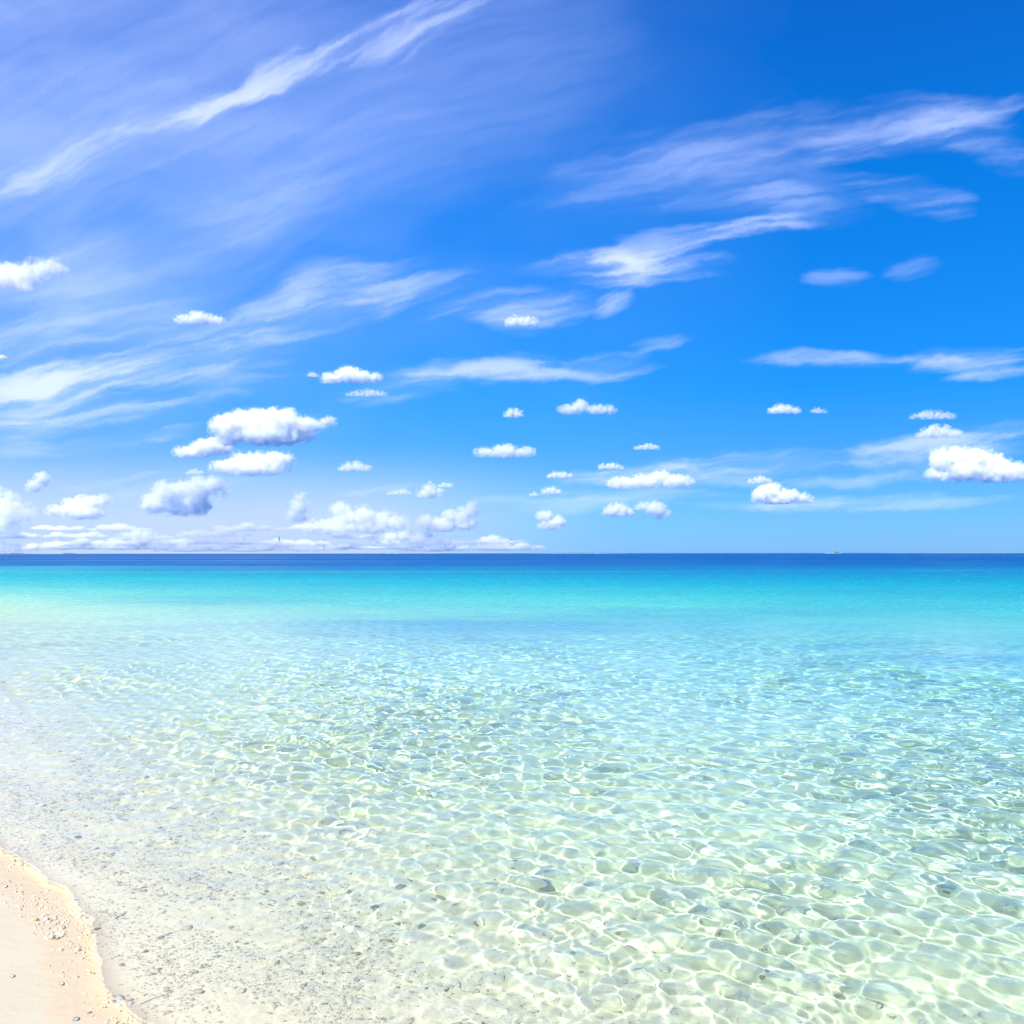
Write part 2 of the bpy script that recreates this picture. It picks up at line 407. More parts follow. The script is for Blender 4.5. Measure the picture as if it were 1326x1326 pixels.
def cumulus(label, lobes, seed, thick=1., base=None, group=None, px_voxel=1.5, rough=1., soft=.75):
    """A cloud as one closed, lumpy hull filled with scattering droplets.
    lobes: (column, row, half width, half height) in photograph pixels; the cloud gets its true size and distance from its flat base."""
    rnd = random.Random(seed)
    if base is None: base = max(p[1] + p[3] * .55 for p in lobes)
    D = cumulus_distance(base); k = D / FPX
    cx = sum(p[0] for p in lobes) / len(lobes)
    bm = bmesh.new(); ells = []; puff = .30 * max(p[3] for p in lobes)
    for (x, y, rx, ry) in lobes:
        n0 = len(bm.verts)
        bmesh.ops.create_icosphere(bm, subdivisions=3, radius=1)
        bm.verts.ensure_lookup_table()
        dep = (rx * .55 + ry * .6); oy = rnd.uniform(-.35, .35) * dep
        ells.append((x - cx, oy, base - y, rx, dep, ry))
        for v in bm.verts[n0:]:
            c = v.co
            v.co = Vector((x - cx + c.x * (rx + puff), oy + c.y * (dep + puff), base - y + c.z * (ry + puff)))
    me = bpy.data.meshes.new('cumulus_cloud'); bm.to_mesh(me); bm.free()
    tmp = bpy.data.objects.new('cumulus_cloud', me); COL.objects.link(tmp)
    rm = tmp.modifiers.new('remesh', 'REMESH'); rm.mode = 'VOXEL'; rm.voxel_size = px_voxel
    dg = bpy.context.evaluated_depsgraph_get()
    out = bpy.data.meshes.new_from_object(tmp.evaluated_get(dg))
    bpy.data.objects.remove(tmp); bpy.data.meshes.remove(me)
    n = len(out.vertices)
    co = np.empty(n * 3, 'f'); out.vertices.foreach_get('co', co); co = co.reshape(n, 3)
    no = np.empty(n * 3, 'f'); out.vertices.foreach_get('normal', no); no = no.reshape(n, 3)
    size = max(p[3] for p in lobes)
    off = Vector((seed * 3.17, seed * 1.31, seed * .77))
    s1 = size * .7
    for i in range(n):
        p = Vector(co[i])
        h = (.13 * noise.noise(p / s1 + off) + .05 * noise.noise(p / (s1 * .4) - off)) * size
        co[i] += no[i] * h
        if co[i][2] < 0: co[i][2] *= .35           # the flat condensation level
    out.vertices.foreach_set('co', (co * k).ravel())
    out.polygons.foreach_set('use_smooth', np.ones(len(out.polygons), dtype=bool))
    out.update()
    o = bpy.data.objects.new('cumulus_cloud', out); COL.objects.link(o)
    o.location = ((cx - CX) * k, D, (HY - base) * k + H)
    m, g, mo = material('cloud_droplets')
    P = g.n('ShaderNodeTexCoord').outputs['Object']
    sp = g.n('ShaderNodeSeparateXYZ'); g.put(P, sp.inputs[0])
    z = g.math('MINIMUM', sp.outputs[2], g.math('MULTIPLY', sp.outputs[2], 1 / .35))
    cb = g.n('ShaderNodeCombineXYZ'); g.put(sp.outputs[0], cb.inputs[0]); g.put(sp.outputs[1], cb.inputs[1]); g.put(z, cb.inputs[2])
    field = None
    for (lx, ly, lz, rx, dep, ry) in ells:
        q = g.vmath('LENGTH', g.mapping(cb.outputs[0], (lx * k, ly * k, lz * k), (0, 0, 0), (rx * k, dep * k, ry * k), 'TEXTURE'), out=1)
        q = g.math('MULTIPLY_ADD', q, -min(rx, ry), min(rx, ry))        # depth inside this lobe, in photograph pixels
        field = q if field is None else g.math('SMOOTH_MAX', field, q, size * .12)
    big = g.noise(g.vmath('ADD', P, tuple(off * 900)), 1.5 / (size * k), 8., .66, .0)
    edge = g.math('MULTIPLY_ADD', g.math('SUBTRACT', big, .47), size * 2.3 * rough, field)
    lump = g.rng(edge, 0., size * soft)
    vol = g.n('ShaderNodeVolumeScatter'); vol.inputs['Color'].default_value = (1, 1, 1, 1)
    g.put(g.math('MULTIPLY', lump, thick * CLOUD_DENS / (size * k)), vol.inputs['Density']); vol.inputs['Anisotropy'].default_value = CLOUD_ANI
    m.cycles.volume_step_rate = CLOUD_STEP
    tr = g.n('ShaderNodeBsdfTransparent'); df = g.n('ShaderNodeBsdfDiffuse'); df.inputs[0].default_value = (.9, .9, .9, 1)
    mx = g.n('ShaderNodeMixShader'); mx.inputs[0].default_value = .012
    g.put(tr.outputs[0], mx.inputs[1]); g.put(df.outputs[0], mx.inputs[2])
    g.put(mx.outputs[0], mo.inputs['Surface']); g.put(vol.outputs[0], mo.inputs['Volume'])
    out.materials.append(m)
    o['label'] = label; o['category'] = 'cloud'; o['group'] = group or 'white fair-weather clouds in the sky'
    return o


CLOUD_DENS, CLOUD_ANI, CLOUD_STEP = 4.6, -.1, .4


def heap(x, y, w, h, seed, n=None):
    """Lobes of a small heap cloud whose box is centred on a pixel."""
    rnd = random.Random(seed); n = n or max(3, int(w / max(h, 1) * 2.2))
    out = []
    for i in range(n):
        u = (i + .5) / n * 2 - 1
        ry = h * (.22 + .26 * (1 - u * u) * rnd.uniform(.55, 1.1))
        out.append((x + u * w * .42 + rnd.uniform(-.03, .03) * w, y + h * .36 - ry * .75, max(w / n * .75, ry * .8), ry))
    return out


CLOUDS = [
    ('largest bright white cloud, with a long flat base and a pointed right tip', [
        (300, 552, 26, 16), (318, 546, 26, 16), (340, 545, 30, 15), (365, 545, 28, 15), (388, 551, 22, 12), (405, 549, 18, 8), (422, 546, 12, 5), (350, 562, 55, 13), (300, 566, 20, 11)], 1, 1.5, 577),
    ('small white lobe sloping down to the left under the large flat cloud', [(245, 585, 22, 8), (262, 580, 18, 11), (280, 578, 18, 12), (292, 580, 12, 9)], 2, 1.2, 592),
    ('oblong white cloud floating just below the large flat cloud', [(290, 605, 18, 9), (312, 600, 20, 14), (335, 600, 22, 14), (358, 598, 18, 15), (372, 597, 8, 10), (330, 608, 40, 8)], 3, 1.2, 615),
    ('heaped white cloud with a grey flat base, rounded towers leaning right', [
        (200, 652, 16, 14), (220, 637, 20, 15), (236, 634, 14, 12), (258, 632, 18, 15), (278, 629, 16, 12), (292, 634, 9, 8), (235, 655, 34, 12), (255, 650, 16, 14), (208, 643, 12, 12)], 4, .96, 668),
    ('thin white puff beside the grey base of the heaped cloud', heap(252, 611, 25, 10, 5), 5, .45, None),
    ('ragged white cloud at the left edge high above the sea', [(8, 356, 26, 17), (30, 358, 22, 15), (52, 348, 20, 12), (74, 347, 14, 9), (34, 370, 12, 8)], 6, .8, 376),
    ('small torn white cloud high up on the left, between wisps', [(240, 414, 14, 5), (258, 412, 14, 8), (275, 413, 12, 6), (285, 416, 8, 4)], 7, .8, 420),
    ('tiny white puff at the left edge above the broad wisp', heap(0, 461, 18, 10, 8), 8, .8, None),
    ('bright white puff above a thin flat wisp near the middle left', [(430, 490, 16, 7), (452, 485, 18, 10), (470, 489, 16, 8), (486, 488, 10, 6)], 9, 1.1, 496),
    ('faint flat shred under the bright puff', heap(475, 509, 60, 11, 10), 10, .4, None),
    ('tiny puff just left of the bright puff', heap(405, 485, 16, 8, 11), 11, .5, None),
    ('small white cloud among the upper wisps near the centre', heap(675, 415, 46, 20, 12), 12, .8, None),
    ('tall narrow puff standing above the cloud bank on the left', [(45, 628, 10, 7), (54, 620, 10, 9), (40, 634, 7, 5)], 13, 0.80, 636),
    ('low cloud with stepped tops left of the heaped cloud', [(75, 661, 14, 7), (92, 655, 14, 10), (112, 650, 18, 9), (132, 647, 12, 7), (108, 664, 30, 8)], 14, 0.85, 672),
    ('pale cloud mass at the left edge above the horizon', [(2, 650, 16, 18), (16, 662, 18, 16), (32, 665, 12, 14), (0, 675, 26, 14)], 15, 0.70, 690),
    ('slim tower of cloud rising from the distant bank', [(390, 645, 9, 8), (388, 656, 13, 12), (384, 668, 14, 9)], 16, 0.70, 675),
    ('wide distant bank of lumpy white cloud left of centre', [
        (418, 680, 16, 8), (440, 660, 13, 11), (448, 672, 24, 13), (472, 667, 14, 12), (478, 682, 26, 9), (497, 672, 14, 11), (515, 676, 18, 10), (405, 684, 14, 7), (440, 684, 22, 8), (530, 682, 12, 6)], 17, 0.85, 692),
    ('distant heap of white cloud at the right end of the bank', [(552, 676, 14, 10), (570, 680, 22, 10), (585, 668, 12, 8), (600, 664, 10, 8), (612, 660, 10, 10), (600, 678, 18, 8)], 18, 0.85, 688),
    ('torn little cloud hanging over the distant bank', heap(460, 604, 46, 18, 19), 19, .6, None),
    ('small bright puff above the right end of the bank', heap(557, 636, 32, 24, 20, 4), 20, .9, None),
    ('smaller puff touching the upper right of the small bright one', heap(577, 628, 20, 9, 21), 21, .6, None),
    ('faint shred left of the small bright puff', heap(517, 637, 34, 11, 22), 22, .45, None),
    ('isolated small puff a little right of the centre', heap(665, 535, 26, 15, 23, 4), 23, .7, None),
    ('ragged flat cloud with a peaked left half, right of the isolated puff', [(738, 530, 16, 6), (752, 526, 10, 9), (772, 531, 14, 6), (788, 530, 10, 5)], 24, .6, 536),
    ('thin long cloud with a central hump over the middle horizon', [(630, 586, 18, 6), (655, 584, 18, 9), (678, 585, 16, 6)], 25, .65, 592),
    ('thin short bar of cloud right of the humped one', heap(838, 579, 36, 10, 26), 26, .6, None),
    ('small lens of cloud on top of the long veil', heap(790, 604, 36, 11, 27), 27, .75, None),
    ('flat puff at the left end of the long veil', heap(725, 615, 34, 13, 28), 28, .65, None),
    ('broad low cloud with a peak, lying in the long veil', [(808, 626, 22, 8), (835, 624, 22, 9), (856, 618, 14, 9), (875, 624, 20, 9), (890, 626, 10, 6)], 29, .8, 634),
    ('tiny triangular puff below the flat puff', heap(714, 635, 26, 16, 30, 4), 30, .7, None),
    ('minute speck of cloud beside the triangular puff', heap(692, 640, 12, 9, 31, 3), 31, .5, None),
    ('leaning puff in two steps low over the middle horizon', [(705, 668, 11, 7), (712, 680, 16, 7), (722, 676, 10, 8)], 32, 0.80, 686),
    ('low dome of cloud with a flat base over the right half of the sea', heap(800, 661, 44, 22, 33, 5), 33, 1.1, None),
    ('torn cloud trailing a tail right of the low dome', [(832, 656, 10, 6), (848, 659, 16, 9), (858, 664, 10, 7), (855, 672, 5, 4)], 34, .7, 671),
    ('small smooth oval cloud alone in the right sky', heap(1015, 530, 42, 16, 35, 4), 35, .7, None),
    ('faint puff right of the smooth oval cloud', heap(1060, 532, 24, 9, 36), 36, .3, None),
    ('faint twin-humped puff above the right-hand pillow cloud', heap(1208, 538, 62, 15, 37), 37, .4, None),
    ('small pillow of cloud over the big grey-based one', heap(1217, 560, 60, 21, 38), 38, .8, None),
    ('big cloud with a shaded grey base at the right edge', [
        (1218, 596, 14, 15), (1238, 592, 20, 13), (1262, 594, 22, 13), (1285, 602, 22, 13), (1308, 610, 26, 11), (1330, 613, 20, 10), (1215, 616, 18, 9), (1250, 610, 36, 13), (1290, 614, 34, 11)], 39, 1.5, 625),
    ('wedge-shaped white cloud low in the right sky', [(985, 641, 12, 11), (1000, 636, 14, 11), (1018, 643, 18, 9), (1036, 646, 16, 7), (1008, 648, 30, 6)], 40, 1.0, 652),
    ('small cap of cloud perched on the wedge-shaped one', heap(984, 622, 32, 14, 41), 41, .7, None),
]
for lab, lobes, seed, thick, base in CLOUDS:
    small = thick < .95
    cumulus(lab, lobes, seed, thick * (.62 if small else .9), base, rough=1.6 if small else 1.15)
# the far banks: long low rows of heaped cloud along the western horizon, one behind the other
rb = random.Random(78)
FAR = []
for row, (y0, x0, x1, w, h) in enumerate([(713, -60, 600, 96, 14), (705, -40, 590, 80, 14), (697, -30, 600, 84, 13), (687, 40, 400, 70, 10)]):
    x = x0
    while x < x1:
        ww = w * rb.uniform(.75, 1.25)
        if rb.random() < (.86 if row < 2 else .75): FAR.append((x + ww / 2, y0 + rb.uniform(-2, 1.5), ww, h * rb.uniform(.75, 1.2)))
        x += ww * (.86 if row < 2 else 1.05)
for i, (x, y, w, h) in enumerate(FAR):
    n = max(6, int(w / 11)); lobes = []
    for q in range(n):
        u_ = (q + .5) / n * 2 - 1
        hh = h * rb.uniform(.35, 1.05) * (1 - .35 * u_ * u_)
        lobes.append((x + u_ * w * .46, y - hh * .55, w / n * rb.uniform(.7, 1.1), hh * .5))
    lobes.append((x, y - h * .2, w * .36, h * .2))
    cumulus('pale low bank of far cloud heaps over the left half of the horizon', lobes, 200 + i, .42, y, 'pale far cloud banks along the horizon')


# ------------------------------------------------------------------ things lying on the shore
def bed_z(x, y, cell=.012):
    x, y = np.atleast_1d(np.asarray(x, float)), np.atleast_1d(np.asarray(y, float))
    return -(bed_depth(x, y) - bed_relief(x, y, np.full_like(x, cell)) * smooth(.1, 1.6, shore(x, y)))


def ground(px, py):
    """The point of the sand or sea floor seen at a photograph pixel."""
    z = 0.
    for _ in range(6):
        Y = (H - z) * FPX / (py - HY); X = (px - CX) / FPX * Y
        z = float(bed_z(X, Y)[0])
    return X, Y, z


ICO = bmesh.new(); bmesh.ops.create_icosphere(ICO, subdivisions=1, radius=1)
ICO_V = np.array([v.co[:] for v in ICO.verts]); ICO_F = np.array([[v.index for v in f.verts] for f in ICO.faces]); ICO.free()


def chips(name, x, y, half, tones, seed, mat, flat=.45, sink=.25):
    """Loose fragments too many to count, as one object; every fragment has its own shape, tilt and tone."""
    r = np.random.default_rng(seed); n = len(x); nv = len(ICO_V)
    v = ICO_V[None] * (1 + r.normal(0, .22, (n, nv, 1)))
    sc_ = np.stack([r.uniform(.7, 1.7, n), r.uniform(.5, 1., n), r.uniform(.25, flat + .25, n)], -1) * half[:, None]
    v = v * sc_[:, None, :]
    th = r.uniform(0, 6.283, n); c, s_ = np.cos(th)[:, None], np.sin(th)[:, None]
    tx, ty = r.normal(0, .3, n)[:, None], r.normal(0, .3, n)[:, None]
    vz = v[:, :, 2] + v[:, :, 0] * tx + v[:, :, 1] * ty
    vx, vy = v[:, :, 0] * c - v[:, :, 1] * s_, v[:, :, 0] * s_ + v[:, :, 1] * c
    z0 = bed_z(x, y)[:, None] + sc_[:, 2:3] * (.6 - sink)
    P_ = np.stack([vx + x[:, None], vy + y[:, None], vz + z0], -1).reshape(-1, 3)
    F_ = (ICO_F[None] + (np.arange(n) * nv)[:, None, None]).reshape(-1, 3)
    me = bpy.data.meshes.new(name)
    me.vertices.add(len(P_)); me.vertices.foreach_set('co', P_.astype('f').ravel())
    me.loops.add(F_.size); me.loops.foreach_set('vertex_index', F_.astype('i').ravel())
    me.polygons.add(len(F_)); me.polygons.foreach_set('loop_start', np.arange(0, F_.size, 3, dtype='i'))
    me.update(calc_edges=True)
    at = me.attributes.new('tone', 'FLOAT', 'POINT'); at.data.foreach_set('value', np.repeat(tones, nv).astype('f'))
    me.materials.append(mat)
    o = bpy.data.objects.new(name, me); COL.objects.link(o); o['kind'] = 'stuff'
    o.cycles.is_caustics_receiver = True
    return o


def along(u, t):
    """Ground position from metres along the shore and metres out from the water's edge."""
    s_ = t + .85
    return s_ * NX - u * NY, s_ * NY + u * NX


mat_chip, g, out = material('coral_fragment')
tone = g.attr('tone')
col = g.ramp(tone, [(0., (.20, .20, .15)), (.04, (.38, .36, .24)), (.16, (.52, .47, .32)), (.36, (.58, .51, .37)), (.6, (.70, .63, .49)), (1., (.82, .77, .66))])
pr = g.n('ShaderNodeBsdfPrincipled'); g.put(col, pr.inputs['Base Color']); pr.inputs['Roughness'].default_value = .7
g.put(pr.outputs[0], out.inputs[0])

rr = np.random.default_rng(5)
n = 105000
u = rr.uniform(.2, 1., n) ** 1.6 * 24 - 1.2
t = rr.gamma(1.8, .50, n) + .20
ok = rr.random(n) < (1 - .55 * smooth(4, 20, u))
clump = fbm(u * 1.1, t * 2.2, 51, 4)
ok &= rr.random(n) < smooth(-.75, .55, clump)
u, t = u[ok], t[ok]
x, y = along(u, t)
half = np.exp(rr.normal(math.log(.0034), .50, len(x))) * (1 + .35 * smooth(.4, 1.6, t)) * (1 + .03 * u)
half = np.clip(half, .0025, .020)
o = chips('coral_rubble', x, y, half, np.clip(rr.beta(1.6, 1.5, len(x)), 0, 1), 6, mat_chip)
o['label'] = 'broken coral and shell grit strewn along the edge of the water'; o['category'] = 'rubble'
# sparse small stones further out
n = 1500
u = rr.uniform(0, 1, n) ** 1.4 * 26 - 2; t = rr.uniform(.8, 6.5, n)
ok = rr.random(n) < smooth(-.3, .6, fbm(u * .7, t * 1.1, 61, 3))
x, y = along(u[ok], t[ok])
o = chips('sea_floor_stones', x, y, np.clip(np.exp(rr.normal(math.log(.011), .45, len(x))), .005, .03), np.clip(rr.beta(1.2, 2.6, len(x)), 0, 1), 8, mat_chip)
o['label'] = 'small dark stones and coral bits scattered over the shallow sea floor'; o['category'] = 'stones'
# small white flecks along the wet line
n = 900
u = rr.uniform(-.6, 3.4, n); t = rr.normal(.25, .07, n)
ok = rr.random(n) < smooth(-.05, .55, fbm(u * 4.2, t * 6., 71, 3)) * (1 - .6 * smooth(.8, 2.5, u))
x, y = along(u[ok], t[ok])
mat_fleck, g, out = material('white_fleck')
pr = g.n('ShaderNodeBsdfPrincipled'); g.put(g.ramp(g.attr('tone'), [(0, (.80, .80, .78)), (1, (.92, .93, .94))]), pr.inputs['Base Color'])
pr.inputs['Roughness'].default_value = .25; g.put(pr.outputs[0], out.inputs[0])
o = chips('white_flecks', x, y, np.clip(np.exp(rr.normal(math.log(.0031), .4, len(x))), .002, .009), rr.random(len(x)), 9, mat_fleck, .5, .1)
o['label'] = 'small white flecks along the upper edge of the wet sand'; o['category'] = 'shell grit'


def stone_material(a, b, scale):
    m, g, out = material('stone')
    co = g.n('ShaderNodeTexCoord').outputs['Object']
    c = g.mix(g.rng(g.noise(co, scale, 4., .65), .38, .62), a, b)
    pr = g.n('ShaderNodeBsdfPrincipled'); g.put(c, pr.inputs['Base Color']); pr.inputs['Roughness'].default_value = .65
    bp = g.n('ShaderNodeBump'); bp.inputs['Strength'].default_value = .6; bp.inputs['Distance'].default_value = .003
    g.put(g.noise(co, scale * 3, 3., .6), bp.inputs['Height']); g.put(bp.outputs[0], pr.inputs['Normal'])
    g.put(pr.outputs[0], out.inputs[0]); return m


def stone(px, py, wpx, hpx, label, a, b, seed, cat='stone', name='beach_stone', turn=None, tall=.6, group=None):
    X, Y, Z = ground(px, py)
    w = wpx * (.8 if wpx > 8 else .92) / FPX * Y / 2; d = min(hpx / FPX * Y / .42 / 2, w * 1.3); h = max(min(w, d) * tall, .003)
    bm = bmesh.new(); bmesh.ops.create_icosphere(bm, subdivisions=3, radius=1)
    for v in bm.verts:
        p = v.co.copy(); o_ = Vector((seed * 2.7, seed, -seed * 1.9))
        f = 1 + .30 * noise.noise(p * .9 + o_) + .14 * noise.noise(p * 2.3 - o_) + .05 * noise.noise(p * 6 + o_)
        v.co = Vector((p.x * w * f, p.y * d * f, p.z * h * f))
    for f in bm.faces: f.smooth = True
    me = bpy.data.meshes.new(name); bm.to_mesh(me); bm.free()
    o = bpy.data.objects.new(name, me); COL.objects.link(o)
    o.location = (X, Y, Z + h * .45); o.rotation_euler = (0, 0, (seed * 1.7 % 1 - .5) if turn is None else turn)
    me.materials.append(stone_material(a, b, 1.2 / w))
    o.cycles.is_caustics_receiver = True
    o['label'] = label; o['category'] = cat
    if group: o['group'] = group
    return o


DARK, GREY, PALE = (.14, .15, .15), (.34, .35, .33), (.78, .75, .68)
OLIVE, TAN, BROWN, GREEN, GOLD = (.24, .23, .11), (.50, .42, .28), (.26, .19, .10), (.30, .36, .22), (.46, .36, .10)
STONES = [
    (98, 1320, 9, 8, 'dark grey pebble with a white streak on dry sand at the bottom edge', DARK, (.50, .54, .54)),
    (79, 1274, 8, 8, 'small brown and white pebble lying alone on the dry sand', BROWN, PALE),
    (15, 1264, 7, 5, 'tiny broken dark shell on the dry sand near the left edge', (.22, .18, .15), PALE),
    (59, 1191, 9, 8, 'tan pebble with a pale side at the top of the wet sand', TAN, PALE),
    (125, 1209, 9, 6, 'olive brown stone beside smaller one, left of the dark twig tip', OLIVE, BROWN),
    (119, 1214, 5, 3, 'tiny brown stone touching the lower left of the olive brown one', BROWN, TAN),
    (208, 1224, 11, 6, 'rounded khaki stone in the shallow rubble right of the twig', OLIVE, TAN),
    (188, 1241, 6, 5, 'small round brown pebble below the khaki stone', BROWN, OLIVE),
    (205, 1265, 7, 6, 'dark tan pebble in the rubble midway between the round brown pebble and the pale root', TAN, OLIVE),
    (253, 1271, 8, 9, 'upright brownish stone with a pale rim in the rubble', TAN, GREY),
    (389, 1190, 8, 5, 'yellow green algae-covered stone at the edge of the clear water', (.34, .36, .06), GREEN),
    (345, 1172, 7, 6, 'olive pointed stone up-shore from the yellow green one', GREEN, OLIVE),
    (461, 1257, 11, 7, 'golden brown stone with a dark left end under thin water', GOLD, OLIVE),
    (461, 1225, 9, 5, 'mustard flat stone just beyond the golden brown one', GOLD, TAN),
    (517, 1171, 13, 8, 'blue grey angular stone under the clear water', (.28, .33, .34), GREY),
    (530, 1163, 8, 5, 'small slate grey stone behind the blue grey angular one', (.22, .26, .28), GREY),
    (572, 1187, 17, 12, 'large rounded green stone with ridges on the sea floor', GREEN, (.42, .47, .33)),
    (559, 1191, 9, 7, 'small greenish stone at the left side of the large ridged one', GREEN, TAN),
    (549, 1225, 7, 5, 'dark green stone under water below the large ridged one', (.16, .21, .10), GREEN),
    (579, 1239, 8, 6, 'small khaki stone ringed by light under the water', TAN, OLIVE),
    (634, 1176, 15, 7, 'pale stone with a yellow spot and dark underside in the web of light', OLIVE, PALE),
    (450, 1176, 12, 6, 'cluster-like knobbly grey green stone left of the blue grey angular one', (.24, .27, .20), GREY),
    (484, 1199, 16, 6, 'long low olive stone on the sea floor, brown underneath', OLIVE, GREY),
    (668, 1149, 14, 8, 'dark teal stone further out under the rippled water', (.24, .31, .28), GREY),
    (686, 1219, 9, 8, 'squarish greenish stone right of the pale yellow-spotted one', GREEN, GREY),
    (741, 1269, 13, 7, 'dark grey stone in the middle of the lit ripples, bottom centre right', (.27, .32, .30), GREY),
    (706, 1182, 20, 7, 'long slate stone with a pointed end under the bright ripples', (.28, .33, .33), GREY),
    (818, 1223, 8, 7, 'lone yellow green stone far right among the ripples', (.36, .38, .12), GREEN),
    (1222, 1205, 22, 7, 'longest dark stone lying at the right side of the lagoon floor', (.26, .31, .26), GREEN),
    (1300, 1209, 14, 7, 'dark blue grey stone close to the right edge under the water', (.24, .32, .33), GREY),
    (992, 1302, 11, 9, 'rounded olive stone near the bottom edge, right of centre', OLIVE, GREEN),
    (92, 996, 7, 4, 'orange bit of coral in the shallows near the left edge', (.62, .30, .12), TAN),
    (208, 1086, 8, 6, 'small dark green stone in the upper shallows, near the left', (.16, .20, .13), GREEN),
    (100, 1096, 8, 4, 'small black stone with a pale sliver beside the shore', (.08, .08, .07), GREY),
    (57, 1102, 5, 4, 'dark speck-like pebble in the rubble left of the black one', (.12, .12, .10), GREY),
    (317, 1095, 6, 4, 'teal grey pebble alone in the clear shallows', (.16, .22, .20), GREY),
]
for i, (px, py, w, h, lab, a, b) in enumerate(STONES):
    stone(px, py, w, h, lab, a, b, i + 1.3, 'pebble' if w < 8.5 else 'stone', 'pebble' if w < 8.5 else 'stone')


def rod(name, pts, r0, r1, mat, label, cat):
    """A thin bent stick: a tapering six-sided tube through points."""
    bm = bmesh.new(); rings = []
    for i, p in enumerate(pts):
        p = Vector(p); q = Vector(pts[min(i + 1, len(pts) - 1)]) - Vector(pts[max(i - 1, 0)])
        q.normalize(); s1 = q.cross(Vector((0, 0, 1))).normalized(); s2 = s1.cross(q)
        r = r0 + (r1 - r0) * i / (len(pts) - 1)
        rings.append([bm.verts.new(p + (s1 * math.cos(a) + s2 * math.sin(a)) * r) for a in [k * math.pi / 3 for k in range(6)]])
    for a, b in zip(rings, rings[1:]):
        for k in range(6): bm.faces.new((a[k], a[(k + 1) % 6], b[(k + 1) % 6], b[k])).smooth = True
    bm.faces.new(rings[0][::-1]); bm.faces.new(rings[-1])
    me = bpy.data.meshes.new(name); bm.to_mesh(me); bm.free(); me.materials.append(mat)
    o = bpy.data.objects.new(name, me); COL.objects.link(o); o['label'] = label; o['category'] = cat
    return o


def on_ground(pix, lift):
    return [(X, Y, Z + lift) for X, Y, Z in (ground(*p) for p in pix)]


bark = stone_material((.05, .06, .06), (.12, .11, .09), 60)
rod('twig', on_ground([(149.5, 1196.5), (152.5, 1194.2), (156, 1192.6), (159, 1191), (163, 1190)], .004), .0036, .0024, bark, 'thin dark twig lying on the pale wet rubble', 'twig')
rootm = stone_material((.36, .34, .27), (.52, .47, .36), 60)
rod('root', on_ground([(182, 1308), (190, 1304.5), (196, 1302), (204, 1300), (212, 1297.4), (222, 1294.5)], .003), .0022, .0014, rootm, 'long thin greyish root lying in the grit near the bottom edge', 'root')


# ------------------------------------------------------------------ the horizon: islands, boat, seaplane, bird
def paint(name, col, rough=.6):
    m, g, out = material(name)
    co = g.n('ShaderNodeTexCoord').outputs['Object']
    pr = g.n('ShaderNodeBsdfPrincipled')
    g.put(g.mix(g.rng(g.noise(co, .8, 3.), .3, .7), col, tuple(c * .85 for c in col)), pr.inputs['Base Color'])
    pr.inputs['Roughness'].default_value = rough; g.put(pr.outputs[0], out.inputs[0]); return m


def link(name, bm, mat, parent=None, loc=None):
    me = bpy.data.meshes.new(name); bm.to_mesh(me); bm.free(); me.materials.append(mat)
    o = bpy.data.objects.new(name, me); COL.objects.link(o)
    if parent: o.parent = parent
    if loc: o.location = loc
    return o


def far_point(px, D): return (px - CX) / FPX * D


LEAF = paint('island_leaves', (.13, .19, .17)); SAND2 = paint('island_sand', (.62, .58, .46))


def island(px0, px1, D, tall, trees, seed, label, clumps=None):
    """A low islet: a sand body ringed by beach, and a canopy of many crowns on it."""
    rnd = random.Random(seed)
    x0, x1 = far_point(px0, D), far_point(px1, D); w = (x1 - x0) / 2
    e = bpy.data.objects.new('island', None); COL.objects.link(e); e.location = ((x0 + x1) / 2, D, 0)
    bm = bmesh.new(); bmesh.ops.create_icosphere(bm, subdivisions=4, radius=1)
    for v in bm.verts:
        p = v.co.copy(); v.co = Vector((p.x * w, p.y * w * .35, p.z * (2.2 + .8 * noise.noise(p * 3 + Vector((seed, 0, 0))))))
    link('beach', bm, SAND2, e)
    if trees:
        bm = bmesh.new()
        for i in range(trees):
            u_ = rnd.uniform(-.82, .82) if not clumps else rnd.choice(clumps) + rnd.gauss(0, .05)
            r = tall * rnd.uniform(.35, .6); hh = tall * rnd.uniform(.55, 1.) * (1 - .5 * u_ * u_)
            mtx_n = len(bm.verts); bmesh.ops.create_icosphere(bm, subdivisions=2, radius=1); bm.verts.ensure_lookup_table()
            cx_, cy_ = u_ * w, rnd.uniform(-.2, .2) * w
            for v in bm.verts[mtx_n:]:
                p = v.co * (1 + .35 * noise.noise(v.co * 2 + Vector((i, seed, 0))))
                v.co = Vector((cx_ + p.x * r * 1.2, cy_ + p.y * r, hh * .55 + p.z * hh * .5))
        link('tree_canopy', bm, LEAF, e)['kind'] = 'stuff'
    e['label'] = label; e['category'] = 'island'; e['group'] = 'low islands on the horizon'
    return e


island(-20, 38, 9000, 11, 70, 1, 'low wooded island with a few taller tree clumps at the far left horizon', [-.1, .25, .5, .62, -.5])
island(40, 105, 12000, 13, 60, 2, 'faint pale low island just right of the wooded one', [.35, .5, .6])
island(462, 566, 12000, 9, 90, 3, 'long thin dark island strip on the horizon left of centre')
island(688, 812, 10000, 9, 110, 4, 'long thin dark island strip on the horizon right of centre')
island(1066, 1091, 7000, 13, 14, 5, 'tiny sandbank islet with a tuft of trees under the right-hand sky', [.3, .45])
island(1142, 1400, 11000, 8, 150, 6, 'widest low dark island strip on the horizon at the right edge')

WHITE = paint('white_paint', (.85, .86, .86), .35); NAVY = paint('dark_hull_paint', (.05, .08, .12), .4); GLASS = paint('dark_window', (.03, .04, .05), .15)


